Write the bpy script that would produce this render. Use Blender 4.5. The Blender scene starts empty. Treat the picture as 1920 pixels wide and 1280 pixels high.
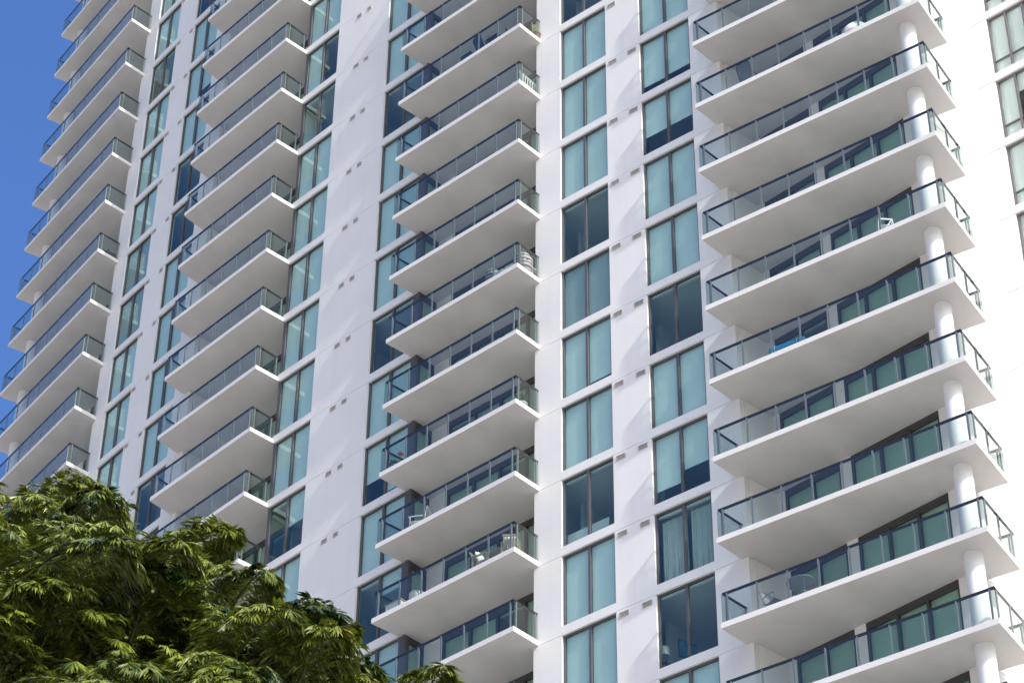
import bpy, math, random
from mathutils import Vector, Matrix, noise
R = math.radians
scene = bpy.context.scene
col = scene.collection

# ---------------------------------------------------------------- camera, sky, sun, exposure
PITCH, ROLL = R(39.177153), R(0.708605)
cd = bpy.data.cameras.new("camera")
cam = bpy.data.objects.new("camera", cd)
col.objects.link(cam)
cd.sensor_width = 36.0
cd.lens = 4820.837 / 1920 * 36.0
cd.clip_start, cd.clip_end = 0.5, 20000
fw = Vector((0, math.cos(PITCH), math.sin(PITCH)))
up = Vector((0, -math.sin(PITCH), math.cos(PITCH)))
rt = Vector((1, 0, 0))
r2 = math.cos(ROLL) * rt + math.sin(ROLL) * up
u2 = -math.sin(ROLL) * rt + math.cos(ROLL) * up
m = Matrix((r2, u2, -fw)).transposed().to_4x4()
m.translation = (0, 0, 1.6)
cam.matrix_world = m
scene.camera = cam

SUN_AZ = Vector((math.cos(R(-53.4)), math.sin(R(-53.4))))      # horizontal direction TOWARDS the sun
SUN_EL = R(38.5)
world = bpy.data.worlds.new("World")
scene.world = world
world.use_nodes = True
nt = world.node_tree
sky = nt.nodes.new("ShaderNodeTexSky")
sky.sky_type = 'NISHITA'
sky.sun_disc = False
sky.sun_elevation = SUN_EL
sky.sun_rotation = math.atan2(SUN_AZ.x, SUN_AZ.y)
sky.air_density, sky.dust_density, sky.ozone_density = 1.8, 8.0, 9.5
bg = nt.nodes["Background"]
bg.inputs[1].default_value = 0.13
hs = nt.nodes.new("ShaderNodeHueSaturation")
hs.inputs["Hue"].default_value = .516; hs.inputs["Saturation"].default_value = 1.16
nt.links.new(sky.outputs[0], hs.inputs["Color"]); nt.links.new(hs.outputs[0], bg.inputs[0])
sl = bpy.data.lights.new("sun", 'SUN')
sl.energy, sl.angle, sl.color = 1.95, R(0.8), (1.0, 0.95, 0.88)
sun = bpy.data.objects.new("sun", sl)
col.objects.link(sun)
sd = Vector((SUN_AZ.x * math.cos(SUN_EL), SUN_AZ.y * math.cos(SUN_EL), math.sin(SUN_EL)))
sun.rotation_euler = sd.to_track_quat('Z', 'Y').to_euler()
vs = scene.view_settings
vs.view_transform, vs.look, vs.gamma, vs.use_curve_mapping = 'Standard', 'None', 1.0, False
vs.exposure = 0.89
scene.cycles.max_bounces = 8
scene.cycles.diffuse_bounces = 4
scene.cycles.transparent_max_bounces = 16

# ---------------------------------------------------------------- helpers
def tag(o, label=None, cat=None, group=None, kind=None):
    for k, v in (('label', label), ('category', cat), ('group', group), ('kind', kind)):
        if v: o[k] = v
    return o

class MB:
    """collects shapes, builds ONE mesh"""
    def __init__(s): s.v, s.f, s.sm = [], [], []
    def add(s, vs_, fs, smooth=False):
        b = len(s.v); s.v += [tuple(p) for p in vs_]
        for q in fs: s.f.append(tuple(i + b for i in q)); s.sm.append(smooth)
    def prism(s, poly, z0, z1):
        n = len(poly)
        a = sum(poly[i][0]*poly[(i+1) % n][1] - poly[(i+1) % n][0]*poly[i][1] for i in range(n))
        if a < 0: poly = poly[::-1]
        s.add([(p[0], p[1], z0) for p in poly] + [(p[0], p[1], z1) for p in poly],
              [tuple(range(n))[::-1], tuple(range(n, 2*n))] + [(i, (i+1) % n, n+(i+1) % n, n+i) for i in range(n)])
    def box(s, c, d, M=None):
        x, y, z = c; a, b, h = d[0]/2, d[1]/2, d[2]/2
        vs_ = [Vector((x+i*a, y+j*b, z+k*h)) for k in (-1, 1) for j in (-1, 1) for i in (-1, 1)]
        if M: vs_ = [M @ p for p in vs_]
        s.add(vs_, [(0, 2, 3, 1), (4, 5, 7, 6), (0, 1, 5, 4), (2, 6, 7, 3), (0, 4, 6, 2), (1, 3, 7, 5)])
    def bar(s, p, q, w, h):
        p, q = Vector(p), Vector(q); d = (q-p); L = d.length; d.normalize()
        side = d.cross(Vector((0, 0, 1)))
        if side.length < 1e-4: side = Vector((1, 0, 0))
        side.normalize(); u = side.cross(d)
        vs_ = [p+side*(i*w/2)+u*(j*h/2)+d*(k*L) for k in (0, 1) for j in (-1, 1) for i in (-1, 1)]
        s.add(vs_, [(0, 1, 3, 2), (4, 6, 7, 5), (0, 4, 5, 1), (2, 3, 7, 6), (0, 2, 6, 4), (1, 5, 7, 3)])
    def tube(s, pts, r, n=8, closed=False):
        pts = [Vector(p) for p in pts]; m_ = len(pts); rs = r if isinstance(r, (list, tuple)) else [r]*m_
        vs_ = []; prev = None
        for i, p in enumerate(pts):
            if closed: d = pts[(i+1) % m_] - pts[i-1]
            else: d = pts[min(i+1, m_-1)] - pts[max(i-1, 0)]
            d.normalize()
            if prev is None:
                a = d.cross(Vector((0, 0, 1)))
                if a.length < 1e-3: a = Vector((1, 0, 0))
            else: a = prev - d*prev.dot(d)
            a.normalize(); prev = a; b = d.cross(a)
            vs_ += [p + (a*math.cos(t)+b*math.sin(t))*rs[i] for t in (2*math.pi*j/n for j in range(n))]
        fs = []
        for i in range(m_ if closed else m_-1):
            k = (i+1) % m_
            fs += [(i*n+j, i*n+(j+1) % n, k*n+(j+1) % n, k*n+j) for j in range(n)]
        s.add(vs_, fs, True)
        if not closed: s.add(vs_[:n], [tuple(range(n))[::-1]]); s.add(vs_[-n:], [tuple(range(n))])
    def lathe(s, prof, n=24, c=(0, 0, 0), M=None):
        vs_ = []; fs = []
        for r_, z in prof:
            for j in range(n):
                t = 2*math.pi*j/n; p = Vector((c[0]+r_*math.cos(t), c[1]+r_*math.sin(t), c[2]+z)); vs_.append(M @ p if M else p)
        for i in range(len(prof)-1):
            fs += [(i*n+j, i*n+(j+1) % n, (i+1)*n+(j+1) % n, (i+1)*n+j) for j in range(n)]
        s.add(vs_, fs, True)
        if prof[0][0] > 1e-3: s.add(vs_[:n], [tuple(range(n))[::-1]])
        if prof[-1][0] > 1e-3: s.add(vs_[-n:], [tuple(range(n))])
    def pillow(s, c, d, M=None, n=6, pw=.35):
        """soft rounded cushion"""
        vs_ = []; fs = []
        for side in (-1, 1):
            for j in range(n+1):
                for i in range(n+1):
                    u, v = 2*i/n-1, 2*j/n-1
                    e = max(0, (1-u**4)*(1-v**4))**pw
                    p = Vector((c[0]+u*d[0]/2*(1-.06*v*v), c[1]+v*d[1]/2*(1-.06*u*u), c[2]+side*d[2]/2*e)); vs_.append(M @ p if M else p)
        q = (n+1)*(n+1)
        for j in range(n):
            for i in range(n):
                a = j*(n+1)+i
                fs += [(a, a+n+1, a+n+2, a+1), (q+a, q+a+1, q+a+n+2, q+a+n+1)]
        s.add(vs_, fs, True)
    def mesh(s, name, mat):
        me = bpy.data.meshes.new(name); me.from_pydata(s.v, [], s.f); me.update()
        me.polygons.foreach_set("use_smooth", s.sm)
        me.materials.append(mat); return me
    def build(s, name, mat, parent=None, loc=None, rz=0):
        return link(name, s.mesh(name, mat), parent, loc, rz)

def link(name, me, parent=None, loc=None, rz=0):
    o = bpy.data.objects.new(name, me); col.objects.link(o)
    if parent: o.parent = parent
    if loc is not None: o.location = loc
    if rz: o.rotation_euler.z = rz
    return o
def empty(name, loc, rz=0):
    o = bpy.data.objects.new(name, None); col.objects.link(o); o.location = loc; o.rotation_euler.z = rz
    o.empty_display_size = .3; return o
def rotM(axis, deg, at=(0, 0, 0)):
    t = Matrix.Translation(at); return t @ Matrix.Rotation(R(deg), 4, axis) @ t.inverted()

# ---------------------------------------------------------------- materials
def mat(name, base, rough=.6, metal=0, spec=.5, var=.0, scale=3.0, bump=0, bscale=60, streak=0):
    m_ = bpy.data.materials.new(name); m_.use_nodes = True
    t = m_.node_tree; b = t.nodes["Principled BSDF"]
    b.inputs["Base Color"].default_value = (*base, 1); b.inputs["Roughness"].default_value = rough
    b.inputs["Metallic"].default_value = metal; b.inputs["Specular IOR Level"].default_value = spec
    tc = t.nodes.new("ShaderNodeTexCoord")
    if var:
        n = t.nodes.new("ShaderNodeTexNoise"); n.inputs["Scale"].default_value = scale; n.inputs["Detail"].default_value = 6
        t.links.new(tc.outputs["Object"], n.inputs["Vector"])
        cr = t.nodes.new("ShaderNodeValToRGB")
        cr.color_ramp.elements[0].position, cr.color_ramp.elements[1].position = .3, .7
        cr.color_ramp.elements[0].color = (*[c*(1-var) for c in base], 1)
        cr.color_ramp.elements[1].color = (*[min(1, c*(1+var*.6)) for c in base], 1)
        t.links.new(n.outputs["Fac"], cr.inputs[0]); t.links.new(cr.outputs[0], b.inputs["Base Color"])
        if streak:                                # rain streaks: noise stretched down the wall
            mp = t.nodes.new("ShaderNodeMapping"); mp.inputs["Scale"].default_value = (3.2, 3.2, .16)
            n2 = t.nodes.new("ShaderNodeTexNoise"); n2.inputs["Scale"].default_value = 1.0; n2.inputs["Detail"].default_value = 5
            t.links.new(tc.outputs["Object"], mp.inputs[0]); t.links.new(mp.outputs[0], n2.inputs["Vector"])
            c2 = t.nodes.new("ShaderNodeValToRGB"); c2.color_ramp.elements[0].position, c2.color_ramp.elements[1].position = .5, .78
            c2.color_ramp.elements[0].color = (1, 1, 1, 1); c2.color_ramp.elements[1].color = (1-streak, 1-streak*1.05, 1-streak*1.15, 1)
            mx = t.nodes.new("ShaderNodeMix"); mx.data_type = 'RGBA'; mx.blend_type = 'MULTIPLY'; mx.inputs[0].default_value = 1
            t.links.new(n2.outputs["Fac"], c2.inputs[0]); t.links.new(cr.outputs[0], mx.inputs[6]); t.links.new(c2.outputs[0], mx.inputs[7])
            t.links.new(mx.outputs[2], b.inputs["Base Color"])
    if bump:
        n = t.nodes.new("ShaderNodeTexNoise"); n.inputs["Scale"].default_value = bscale; n.inputs["Detail"].default_value = 4
        t.links.new(tc.outputs["Object"], n.inputs["Vector"])
        bp = t.nodes.new("ShaderNodeBump"); bp.inputs["Strength"].default_value = bump; bp.inputs["Distance"].default_value = .02
        t.links.new(n.outputs["Fac"], bp.inputs["Height"]); t.links.new(bp.outputs[0], b.inputs["Normal"])
    return m_
def glass(name, tint, f0, refl=(1, 1, 1), rough=0.0, wav=.0):
    m_ = bpy.data.materials.new(name); m_.use_nodes = True
    t = m_.node_tree; t.nodes.clear()
    o = t.nodes.new("ShaderNodeOutputMaterial"); mx = t.nodes.new("ShaderNodeMixShader")
    tr = t.nodes.new("ShaderNodeBsdfTransparent"); tr.inputs[0].default_value = (*tint, 1)
    gl = t.nodes.new("ShaderNodeBsdfGlossy"); gl.inputs[0].default_value = (*refl, 1); gl.inputs["Roughness"].default_value = rough
    # Schlick reflectance, the same from either face of the sheet
    ge = t.nodes.new("ShaderNodeNewGeometry"); dt = t.nodes.new("ShaderNodeVectorMath"); dt.operation = 'DOT_PRODUCT'
    t.links.new(ge.outputs["Normal"], dt.inputs[0]); t.links.new(ge.outputs["Incoming"], dt.inputs[1])
    def mth(op, a, b=None):
        n_ = t.nodes.new("ShaderNodeMath"); n_.operation = op
        for q, v in enumerate((a, b)):
            if v is None: continue
            if isinstance(v, float): n_.inputs[q].default_value = v
            else: t.links.new(v, n_.inputs[q])
        return n_.outputs[0]
    c5 = mth('POWER', mth('SUBTRACT', 1.0, mth('ABSOLUTE', dt.outputs["Value"])), 5.0)
    fac = mth('ADD', mth('MULTIPLY', c5, 1.0-f0), float(f0))
    t.links.new(fac, mx.inputs[0]); t.links.new(tr.outputs[0], mx.inputs[1]); t.links.new(gl.outputs[0], mx.inputs[2])
    if wav:
        tc = t.nodes.new("ShaderNodeTexCoord"); n = t.nodes.new("ShaderNodeTexNoise"); n.inputs["Scale"].default_value = .55; n.inputs["Detail"].default_value = 1
        t.links.new(tc.outputs["Object"], n.inputs["Vector"])
        bp = t.nodes.new("ShaderNodeBump"); bp.inputs["Strength"].default_value = wav; bp.inputs["Distance"].default_value = .02
        t.links.new(n.outputs["Fac"], bp.inputs["Height"]); t.links.new(bp.outputs[0], gl.inputs["Normal"])
    t.links.new(mx.outputs[0], o.inputs[0])
    return m_
def striped(name, a, b, scale, axis='Z', sharp=.02, rough=.7, dist=0.0):
    m_ = bpy.data.materials.new(name); m_.use_nodes = True
    t = m_.node_tree; bs = t.nodes["Principled BSDF"]; bs.inputs["Roughness"].default_value = rough
    tc = t.nodes.new("ShaderNodeTexCoord"); w = t.nodes.new("ShaderNodeTexWave"); w.bands_direction = axis
    w.inputs["Scale"].default_value = scale; w.inputs["Distortion"].default_value = dist
    cr = t.nodes.new("ShaderNodeValToRGB"); cr.color_ramp.elements[0].position = .5-sharp; cr.color_ramp.elements[1].position = .5+sharp
    cr.color_ramp.elements[0].color = (*a, 1); cr.color_ramp.elements[1].color = (*b, 1)
    t.links.new(tc.outputs["Object"], w.inputs[0]); t.links.new(w.outputs[1], cr.inputs[0]); t.links.new(cr.outputs[0], bs.inputs["Base Color"])
    return m_

M = dict(
    wall=mat("white_stucco", (.82, .803, .782), .9, spec=.2, var=.035, scale=.35, bump=.05, bscale=25, streak=.035),
    soffit=mat("soffit_shaded", (.61, .585, .56), .95, spec=.1, var=.09, scale=.7, bump=.03, bscale=9),  # slab concrete made darker: shade of the undersides put into the colour
    slab=mat("white_painted_concrete", (.79, .765, .735), .9, spec=.2, var=.05, scale=.6, bump=.04, bscale=20),
    column=mat("column_paint", (.80, .79, .785), .85, spec=.2, var=.03, scale=.8),
    room=mat("room_plaster", (.70, .69, .64), .9, spec=.1),
    frame=mat("window_aluminium", (.115, .108, .118), .5, .2, var=.08, scale=2),
    doorframe=mat("door_aluminium", (.07, .066, .07), .5, .2, var=.08, scale=2),
    rail=mat("handrail_paint", (.030, .030, .034), .6, spec=.12),
    post=mat("rail_post_aluminium", (.30, .30, .31), .55, .3, spec=.25),
    wglass=glass("window_glass", (.70, .85, .825), .105, (.72, .97, .95), 0.0, .03),
    wingframe=mat("wing_aluminium", (.19, .175, .18), .5, .2, var=.08, scale=2),
    wing=glass("wing_glass", (.93, 1.0, .965), .07, (.9, 1, .96)),
    dglass=glass("door_glass", (.55, .72, .64), .08, (.9, 1, .95)),
    rglass=glass("railing_glass", (.72, .80, .775), .09, (.97, .97, .95)),
    blind=mat("roller_blind_fabric", (.88, .88, .86), .9, spec=.1, var=.03, scale=1.2),
    slat=striped("venetian_slats", (.62, .63, .62), (.36, .38, .38), 5.0, 'Z', .25),
    curtain=mat("curtain_fabric", (.68, .67, .62), .95, spec=.05, var=.06, scale=5),
    vent=mat("vent_plate", (.5, .47, .44), .7), ventdark=mat("vent_slot", (.09, .075, .065), .8),
    lampglow=mat("lantern_shade", (.75, .70, .62), .5),
    white=mat("white_lacquer", (.80, .79, .77), .45, var=.03), cushion=mat("white_canvas", (.78, .77, .74), .95, spec=.1, var=.05, scale=9),
    teak=mat("weathered_teak", (.42, .33, .24), .7, var=.25, scale=14), dark=mat("dark_wicker", (.03, .032, .04), .7, var=.4, scale=30),
    steel=mat("grey_tube_steel", (.30, .31, .33), .4, .6), sling=mat("grey_sling_fabric", (.22, .23, .25), .8, var=.15, scale=40),
    blue=mat("blue_foam", (.03, .30, .55), .5, var=.08, scale=6), stripe=striped("striped_wicker", (.10, .105, .12), (.38, .375, .365), 1.9, 'Z', .08),
    paleS=striped("white_wicker", (.60, .58, .52), (.78, .76, .72), 6.0, 'Z', .2),
    pot=mat("clay_pot", (.28, .20, .16), .8, var=.15, scale=12), leafpot=mat("pot_leaf", (.05, .12, .03), .6, var=.4, scale=20),
    cactus=mat("cactus_skin", (.36, .38, .16), .7, var=.25, scale=18), petal=mat("red_petal", (.55, .07, .05), .6, var=.3, scale=25),
    shade=mat("lamp_fabric", (.75, .74, .68), .9), picture=mat("blue_print", (.04, .16, .30), .6, var=.6, scale=3),
    bluefab=mat("navy_cushion", (.03, .07, .16), .9, var=.2, scale=9),
)

# ---------------------------------------------------------------- tower geometry (metres; z of slab k = Z(k))
S = 3.1
Z0 = 23.57053
CX, CY, RAD = 31.2923298*S, 58.57678049*S, 47.2304*S
def Z(k): return 1.6 + (Z0-k)*S
def P(a, d=0.0):
    return Vector((CX+(RAD+d)*math.cos(R(a)), CY+(RAD+d)*math.sin(R(a))))
def u(x, y): return Vector((x*S, y*S))
def mir(v): return Vector((v.y-27.285*S, v.x+27.285*S))
def mira(a): return -270-a
DEG = math.degrees(1/RAD)                      # degrees per metre of facade
T = P(-135)
T3 = Vector((T.x, T.y, 0))
def L(p): return (p[0]-T.x, p[1]-T.y)
KTOP, KBOT = -14, 24
A = dict(AW=-142.3139, AR=-142.2666, W1L=-141.8654, W1R=-141.0092, W2L=-140.3925, W2R=-139.5288, BLW=-139.2009, BLE=-139.0642,
         BW=-136.6066, W3R=-135.7017, W4L=-134.4278, W4R=-133.4631, CLE=-133.456, CW=-130.9815, CWr=-131.065, W5L=-130.599, W5R=-129.7274,
         W6L=-129.1122, W6R=-128.2277, ELW=-127.8304, ELr=-127.7334)

tower = empty("apartment_tower", T3)
tag(tower, "tall curved white apartment tower with stacked balconies and teal windows", "building")

wall = MB()
def arc(a0, a1, d, step=.35):
    n = max(1, round(abs(a1-a0)/step)); return [P(a0+(a1-a0)*i/n, d) for i in range(n+1)]
GAP = .011
def pier(a0, a1, k0=KTOP, k1=KBOT):
    """wall strip: storey-high panels with open joints on a backing"""
    for k in range(k0, k1):
        z1, z0 = Z(k)-GAP, (Z(k+1)+GAP if k+1 < 24 else 0)
        wall.prism([L(p) for p in arc(a0, a1, 0)+arc(a1, a0, -.02)], z0, z1)
    wall.prism([L(p) for p in arc(a0, a1, -.02)+arc(a1, a0, -.25)], max(0, Z(k1)), Z(k0))
def flat(p, q, t, k0=KTOP, k1=KBOT, panels=True, GAP=.02):
    """straight wall p->q, outside on the left of the direction when t>0"""
    d = (q-p).normalized(); n = Vector((d.y, -d.x))*(-1)
    if panels:
        for k in range(k0, k1):
            wall.prism([L(p), L(q), L(q+n*.02), L(p+n*.02)], (Z(k+1)+GAP if k+1 < 24 else 0), Z(k)-GAP)
        wall.prism([L(p+n*.02), L(q+n*.02), L(q+n*t), L(p+n*t)], max(0, Z(k1)), Z(k0))
    else:
        wall.prism([L(p), L(q), L(q+n*t), L(p+n*t)], max(0, Z(k1)), Z(k0))
for a0, a1 in (('AR', 'W1L'), ('W1R', 'W2L'), ('W2R', 'BLE'), ('W3R', 'W4L'), ('CWr', 'W5L'), ('W5R', 'W6L'), ('W6R', 'ELr')):
    pier(A[a0], A[a1])
BAND = .34
def column_bands(a0, a1, k0, k1):
    for k in range(k0, k1+2):
        wall.prism([L(p) for p in arc(a0, a1, 0)+arc(a1, a0, -.25)], Z(k), Z(k)+BAND)
    if KTOP < k0: pier_fill(a0, a1, KTOP, k0, 0, BAND)
    pier_fill(a0, a1, k1+1, KBOT, 0, 0)
def pier_fill(a0, a1, k0, k1, lo, hi):
    wall.prism([L(p) for p in arc(a0, a1, 0)+arc(a1, a0, -.25)], max(0, Z(k1)+hi), Z(k0))
WIN = dict(W1=('W1L', 'W1R', -9, 3), W2=('W2L', 'W2R', -8, 4), W3=('BW', 'W3R', -5, 7), W4=('W4L', 'W4R', -4, 9), W5=('W5L', 'W5R', -2, 10), W6=('W6L', 'W6R', -1, 11))
for w, (a0, a1, k0, k1) in WIN.items(): column_bands(A[a0], A[a1], k0, k1)

# far wing at the right: sunlit return wall, then a wall with windows
EB0, EB1 = u(2.76, 21.55), u(4.345, 19.965)
EC = u(5.130, 20.736)
WD = (u(5.39, 20.51)-EC).normalized()
W7L = EC+WD*.3445*S
W7R = W7L+WD*2.15
WEND = W7R+WD*2.4
def toward(p, q, t): return p+(q-p)*t
flat(EB1, EC, .25)
flat(EC, W7L, .25)
flat(W7R, WEND, .25)
def nrm(d): return Vector((-d.y, d.x))
W7N = nrm(WD)                                   # inward
for k in range(-2, 10):
    wall.prism([L(W7L), L(W7R), L(W7R+W7N*.25), L(W7L+W7N*.25)], Z(k), Z(k)+BAND)
wall.prism([L(W7L), L(W7R), L(W7R+W7N*.25), L(W7L+W7N*.25)], Z(-2)+BAND, Z(KTOP))
wall.prism([L(W7L), L(W7R), L(W7R+W7N*.25), L(W7L+W7N*.25)], 0, Z(9))
# mirrored end at the far left
ma, mb, mc = mir(EB0), mir(EB1), mir(EC)
def flat_m(p, q, t):
    wall.prism([L(mir(v)) for v in (p, q, q+nrm((q-p).normalized())*t, p+nrm((q-p).normalized())*t)], 0, Z(KTOP))
flat_m(EB1, EC, .25); flat_m(EC, WEND, .25)

# recess side and back walls
def vprism(pts, z0=0, z1=None): wall.prism([L(p) for p in pts], z0, Z(KTOP) if z1 is None else z1)
CD, BD = 1.02, 1.24                              # recess depths
w25 = .25*DEG
vprism([P(A['BLE'], -.25), P(A['BLE'], -BD-.2), P(A['BLE']-w25, -BD-.2), P(A['BLE']-w25, -.25)])
vprism([P(A['CWr'], -.25), P(A['CWr'], -CD-.2), P(A['CWr']+w25, -CD-.2), P(A['CWr']+w25, -.25)])
er0 = P(A['ELr'], -.25); er0 = toward(P(A['ELr'], 0), EB0, .25/(EB0-P(A['ELr'])).length)
ern = nrm((EB0-er0).normalized())*.22
vprism([er0, EB0, EB0+ern, er0+ern]); vprism([mir(v) for v in (er0, EB0, EB0+ern, er0+ern)])
ed = (EB1-EB0).normalized(); en = nrm(ed)
def eback(t0, t1, f=lambda v: v): vprism([f(v) for v in (EB0+ed*t0*S, EB0+ed*t1*S, EB0+ed*t1*S+en*.2, EB0+ed*t0*S+en*.2)])
D1, D2 = (.095, .82), (.957, 2.063)
for f in (lambda v: v, mir):
    eback(-.03, D1[0], f); eback(D1[1], D2[0], f); eback(D2[1], (EB1-EB0).length/S, f)
BS, CS = 1.9, .62                               # solid stretch of the back wall before the doors
b0 = A['BLE']; bs = b0+BS*DEG; b1 = A['BW']-.06*DEG
vprism(arc(b0, bs, -BD)+arc(bs, b0, -BD-.2)); 
c0 = A['CLE']+.1*DEG; cs = c0+CS*DEG+.25*DEG; c1 = A['CWr']
vprism(arc(c0-.12*DEG, cs, -CD)+arc(cs, c0-.12*DEG, -CD-.2))
wall.build("wall", M['wall'], tower)

# rooms behind the glass: floor plates, party walls and the core wall
room = MB()
bays = [('AR', 'W1R', .27), ('W1R', 'BLE', .27), ('BLE', 'BW', BD+.22), ('BW', 'W4L', .27), ('W4L', 'CLE', .27), ('CLE', 'CWr', CD+.22), ('CWr', 'W6L', .27), ('W6L', 'ELr', .27)]
DEEP = 5.5
for i, (a0, a1, d) in enumerate(bays):
    for k in range(-10, 13):
        o_ = .004*(i % 2)
        room.prism([L(p) for p in arc(A[a0], A[a1], -d)+arc(A[a1], A[a0], -DEEP)], Z(k)+.003+o_, Z(k)+.185+o_)
    room.prism([L(p) for p in arc(A[a0], A[a1], -DEEP)+arc(A[a1], A[a0], -DEEP-.2)], 0, Z(KTOP))
for a in (-141.4, -140.7, -138.9, -136.75, -135.0, -134.6, -133.2, -131.1, -130.75, -129.4, -127.9, -142.1):
    room.prism([L(p) for p in (P(a, -1.5), P(a+.06, -1.5), P(a+.06, -DEEP+.01), P(a, -DEEP+.01))], 0, Z(KTOP))
for f in (lambda v: v, mir):
    q0, q1 = EB0+en*.24-ed*.4, EB1+en*.24-ed*.3
    for k in range(-10, 13):
        room.prism([L(f(v)) for v in (q0, q1, q1+en*4, q0+en*4)], Z(k)+.009, Z(k)+.181)
    room.prism([L(f(v)) for v in (q0+en*4, q1+en*4, q1+en*4.2, q0+en*4.2)], 0, Z(KTOP))
    room.prism([L(f(v)) for v in (q1, q1+ed*.1, q1+ed*.1+en*4, q1+en*4)], 0, Z(KTOP))
for k in range(-3, 10):
    room.prism([L(v) for v in (W7L-WD*.5+W7N*.27, W7R+WD*.5+W7N*.27, W7R+WD*.5+W7N*4, W7L-WD*.5+W7N*4)], Z(k)+.013, Z(k)+.177)
room.prism([L(v) for v in (W7L-WD*.5+W7N*4, W7R+WD*.5+W7N*4, W7R+WD*.5+W7N*4.2, W7L-WD*.5+W7N*4.2)], 0, Z(KTOP))
for e in (W7L-WD*.6, W7R+WD*.5): room.prism([L(v) for v in (e+W7N*.27, e+WD*.1+W7N*.27, e+WD*.1+W7N*4, e+W7N*4)], 0, Z(KTOP))
room.build("interior", M['room'], tower)
rf = MB()
rf.prism([L(p) for p in arc(A['AR'], A['ELr'], .3)+arc(A['ELr'], A['AR'], -DEEP-.4)], Z(KTOP), Z(KTOP)+.5)
rf.build("roof", M['slab'], tower)

# ---------------------------------------------------------------- glazing
def glazing(name, p, q, h, npan, top=.07, bot=.07, left=.07, right=.07, mull=.085, gl=None, fm=None, transom=None, tilt=0):
    """returns shared meshes in local space (x along p->q, y inward, z up from the sill)"""
    Ln = (q-p).length
    f = MB(); g = MB()
    f.box((left/2, 0, h/2), (left, .09, h)); f.box((Ln-right/2, 0, h/2), (right, .09, h))
    f.box((Ln/2, 0, h-top/2), (Ln-left-right, .088, top)); f.box((Ln/2, 0, bot/2), (Ln-left-right, .088, bot))
    inner = Ln-left-right; pw = (inner-mull*(npan-1))/npan
    rnd = random.Random(name)
    for i in range(npan):
        x0 = left+i*(pw+mull)
        if i: f.box((x0-mull/2, -.012, h/2), (mull, .11, h-top-bot+.0))
        t1, t2 = rnd.uniform(-.004, .004), rnd.uniform(-.004, .004)
        g.add([(x0-.01, t1, bot-.01), (x0+pw+.01, -t1, bot-.01), (x0+pw+.01, -t1+t2, h-top+.01), (x0-.01, t1+t2, h-top+.01)], [(0, 1, 2, 3)])
        if transom: f.box((x0+pw/2, -.005, transom), (pw, .07, .05))
    return f.mesh(name, fm or M['frame']), g.mesh("pane", gl or M['wglass']), [(left+i*(pw+mull), pw) for i in range(npan)], Ln
def blind_mesh(panes, h, drops, slatted=(), y=.065, top=.02):
    b = MB()
    for i, (x0, pw) in enumerate(panes):
        dr = drops[i % len(drops)]
        if dr <= 0: dr = .035
        z0 = h-top-(h-top)*dr
        b.box((x0+pw/2, y+.05, h-top-.05), (pw+.02, .08, .09))
        n = 8; vs_ = []
        for j in range(n+1):
            x = x0-.012+(pw+.024)*j/n; yy = y+.004*math.sin(j*1.7+i)
            vs_ += [(x, yy, z0), (x, yy, h-top)]
        b.add(vs_, [(2*j, 2*j+2, 2*j+3, 2*j+1) for j in range(n)], True)
        if dr < .999: b.box((x0+pw/2, y, z0), (pw+.01, .025, .03))
    return b
def heading(p, q): d = q-p; return math.atan2(d.y, d.x)
BL = {  # roller blind state by window column and storey: drop fraction left/right pane (default fully down)
 'W5': {-1: (0, 0), 2: (.99, .93), 3: (0, 0), 5: (.92, .9), 7: (0, 0)},
 'W6': {1: (.82, .8), 2: (.63, .62), 3: (1, .99), 5: (0, 0), 6: (1, .98), 7: (.78, .62), 8: (0, 0), 9: (0, 0)},
 'W4': {-1: (0, 0), 3: (0, 0), 5: (.6, .9), 7: (0, .3), -3: (1, .9)},
 'W3': {-3: (1, 0), -2: (0, 0), 5: (0, .5)},
 'W2': {-7: (0, 0), -5: (1, .76), -3: (0, 0), -2: (0, 0), 3: (0, 0)},
 'W1': {-7: (1, 1), -6: (0, 0), 1: (1, .97)}, 'W7': {3: (1, .3, 1)}}
SLAT = {('W5', 4): 1, ('W1', -1): 1, ('W1', -2): 1}
for w, (a0, a1, k0, k1) in WIN.items():
    e = .004*DEG
    p, q = P(A[a0]+e, -.125), P(A[a1]-e, -.125)
    h = S-BAND
    kw = dict(left=.17) if w == 'W3' else dict(right=.2) if w == 'W4' else {}
    fm, gm, panes, Ln = glazing("window", p, q, h, 2, **kw)
    cache = {}
    for k in range(k0, k1+1):
        o = link("window", fm, tower, (p.x-T.x, p.y-T.y, Z(k+1)+BAND), heading(p, q))
        link("pane", gm, o)
        dr = BL.get(w, {}).get(k, (1, 1)); key = (dr, (w, k) in SLAT)
        if key not in cache:
            cache[key] = blind_mesh(panes, h, dr).mesh("roller_blind", M['slat'] if key[1] else M['blind'])
        link("roller_blind", cache[key], o)
p, q = W7L+WD*.004+W7N*.125, W7R-WD*.004+W7N*.125
fm, gm, panes, Ln = glazing("window", p, q, S-BAND, 3, transom=.62, mull=.075, gl=M['wing'], fm=M['wingframe'])
bm7 = {}
for k in range(-2, 9):
    o = link("window", fm, tower, (p.x-T.x, p.y-T.y, Z(k+1)+BAND), heading(p, q)); link("pane", gm, o)
    dr = BL['W7'].get(k, (1, 1))
    if dr not in bm7: bm7[dr] = blind_mesh(panes, S-BAND, dr).mesh("roller_blind", M['blind'])
    link("roller_blind", bm7[dr], o)

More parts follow.
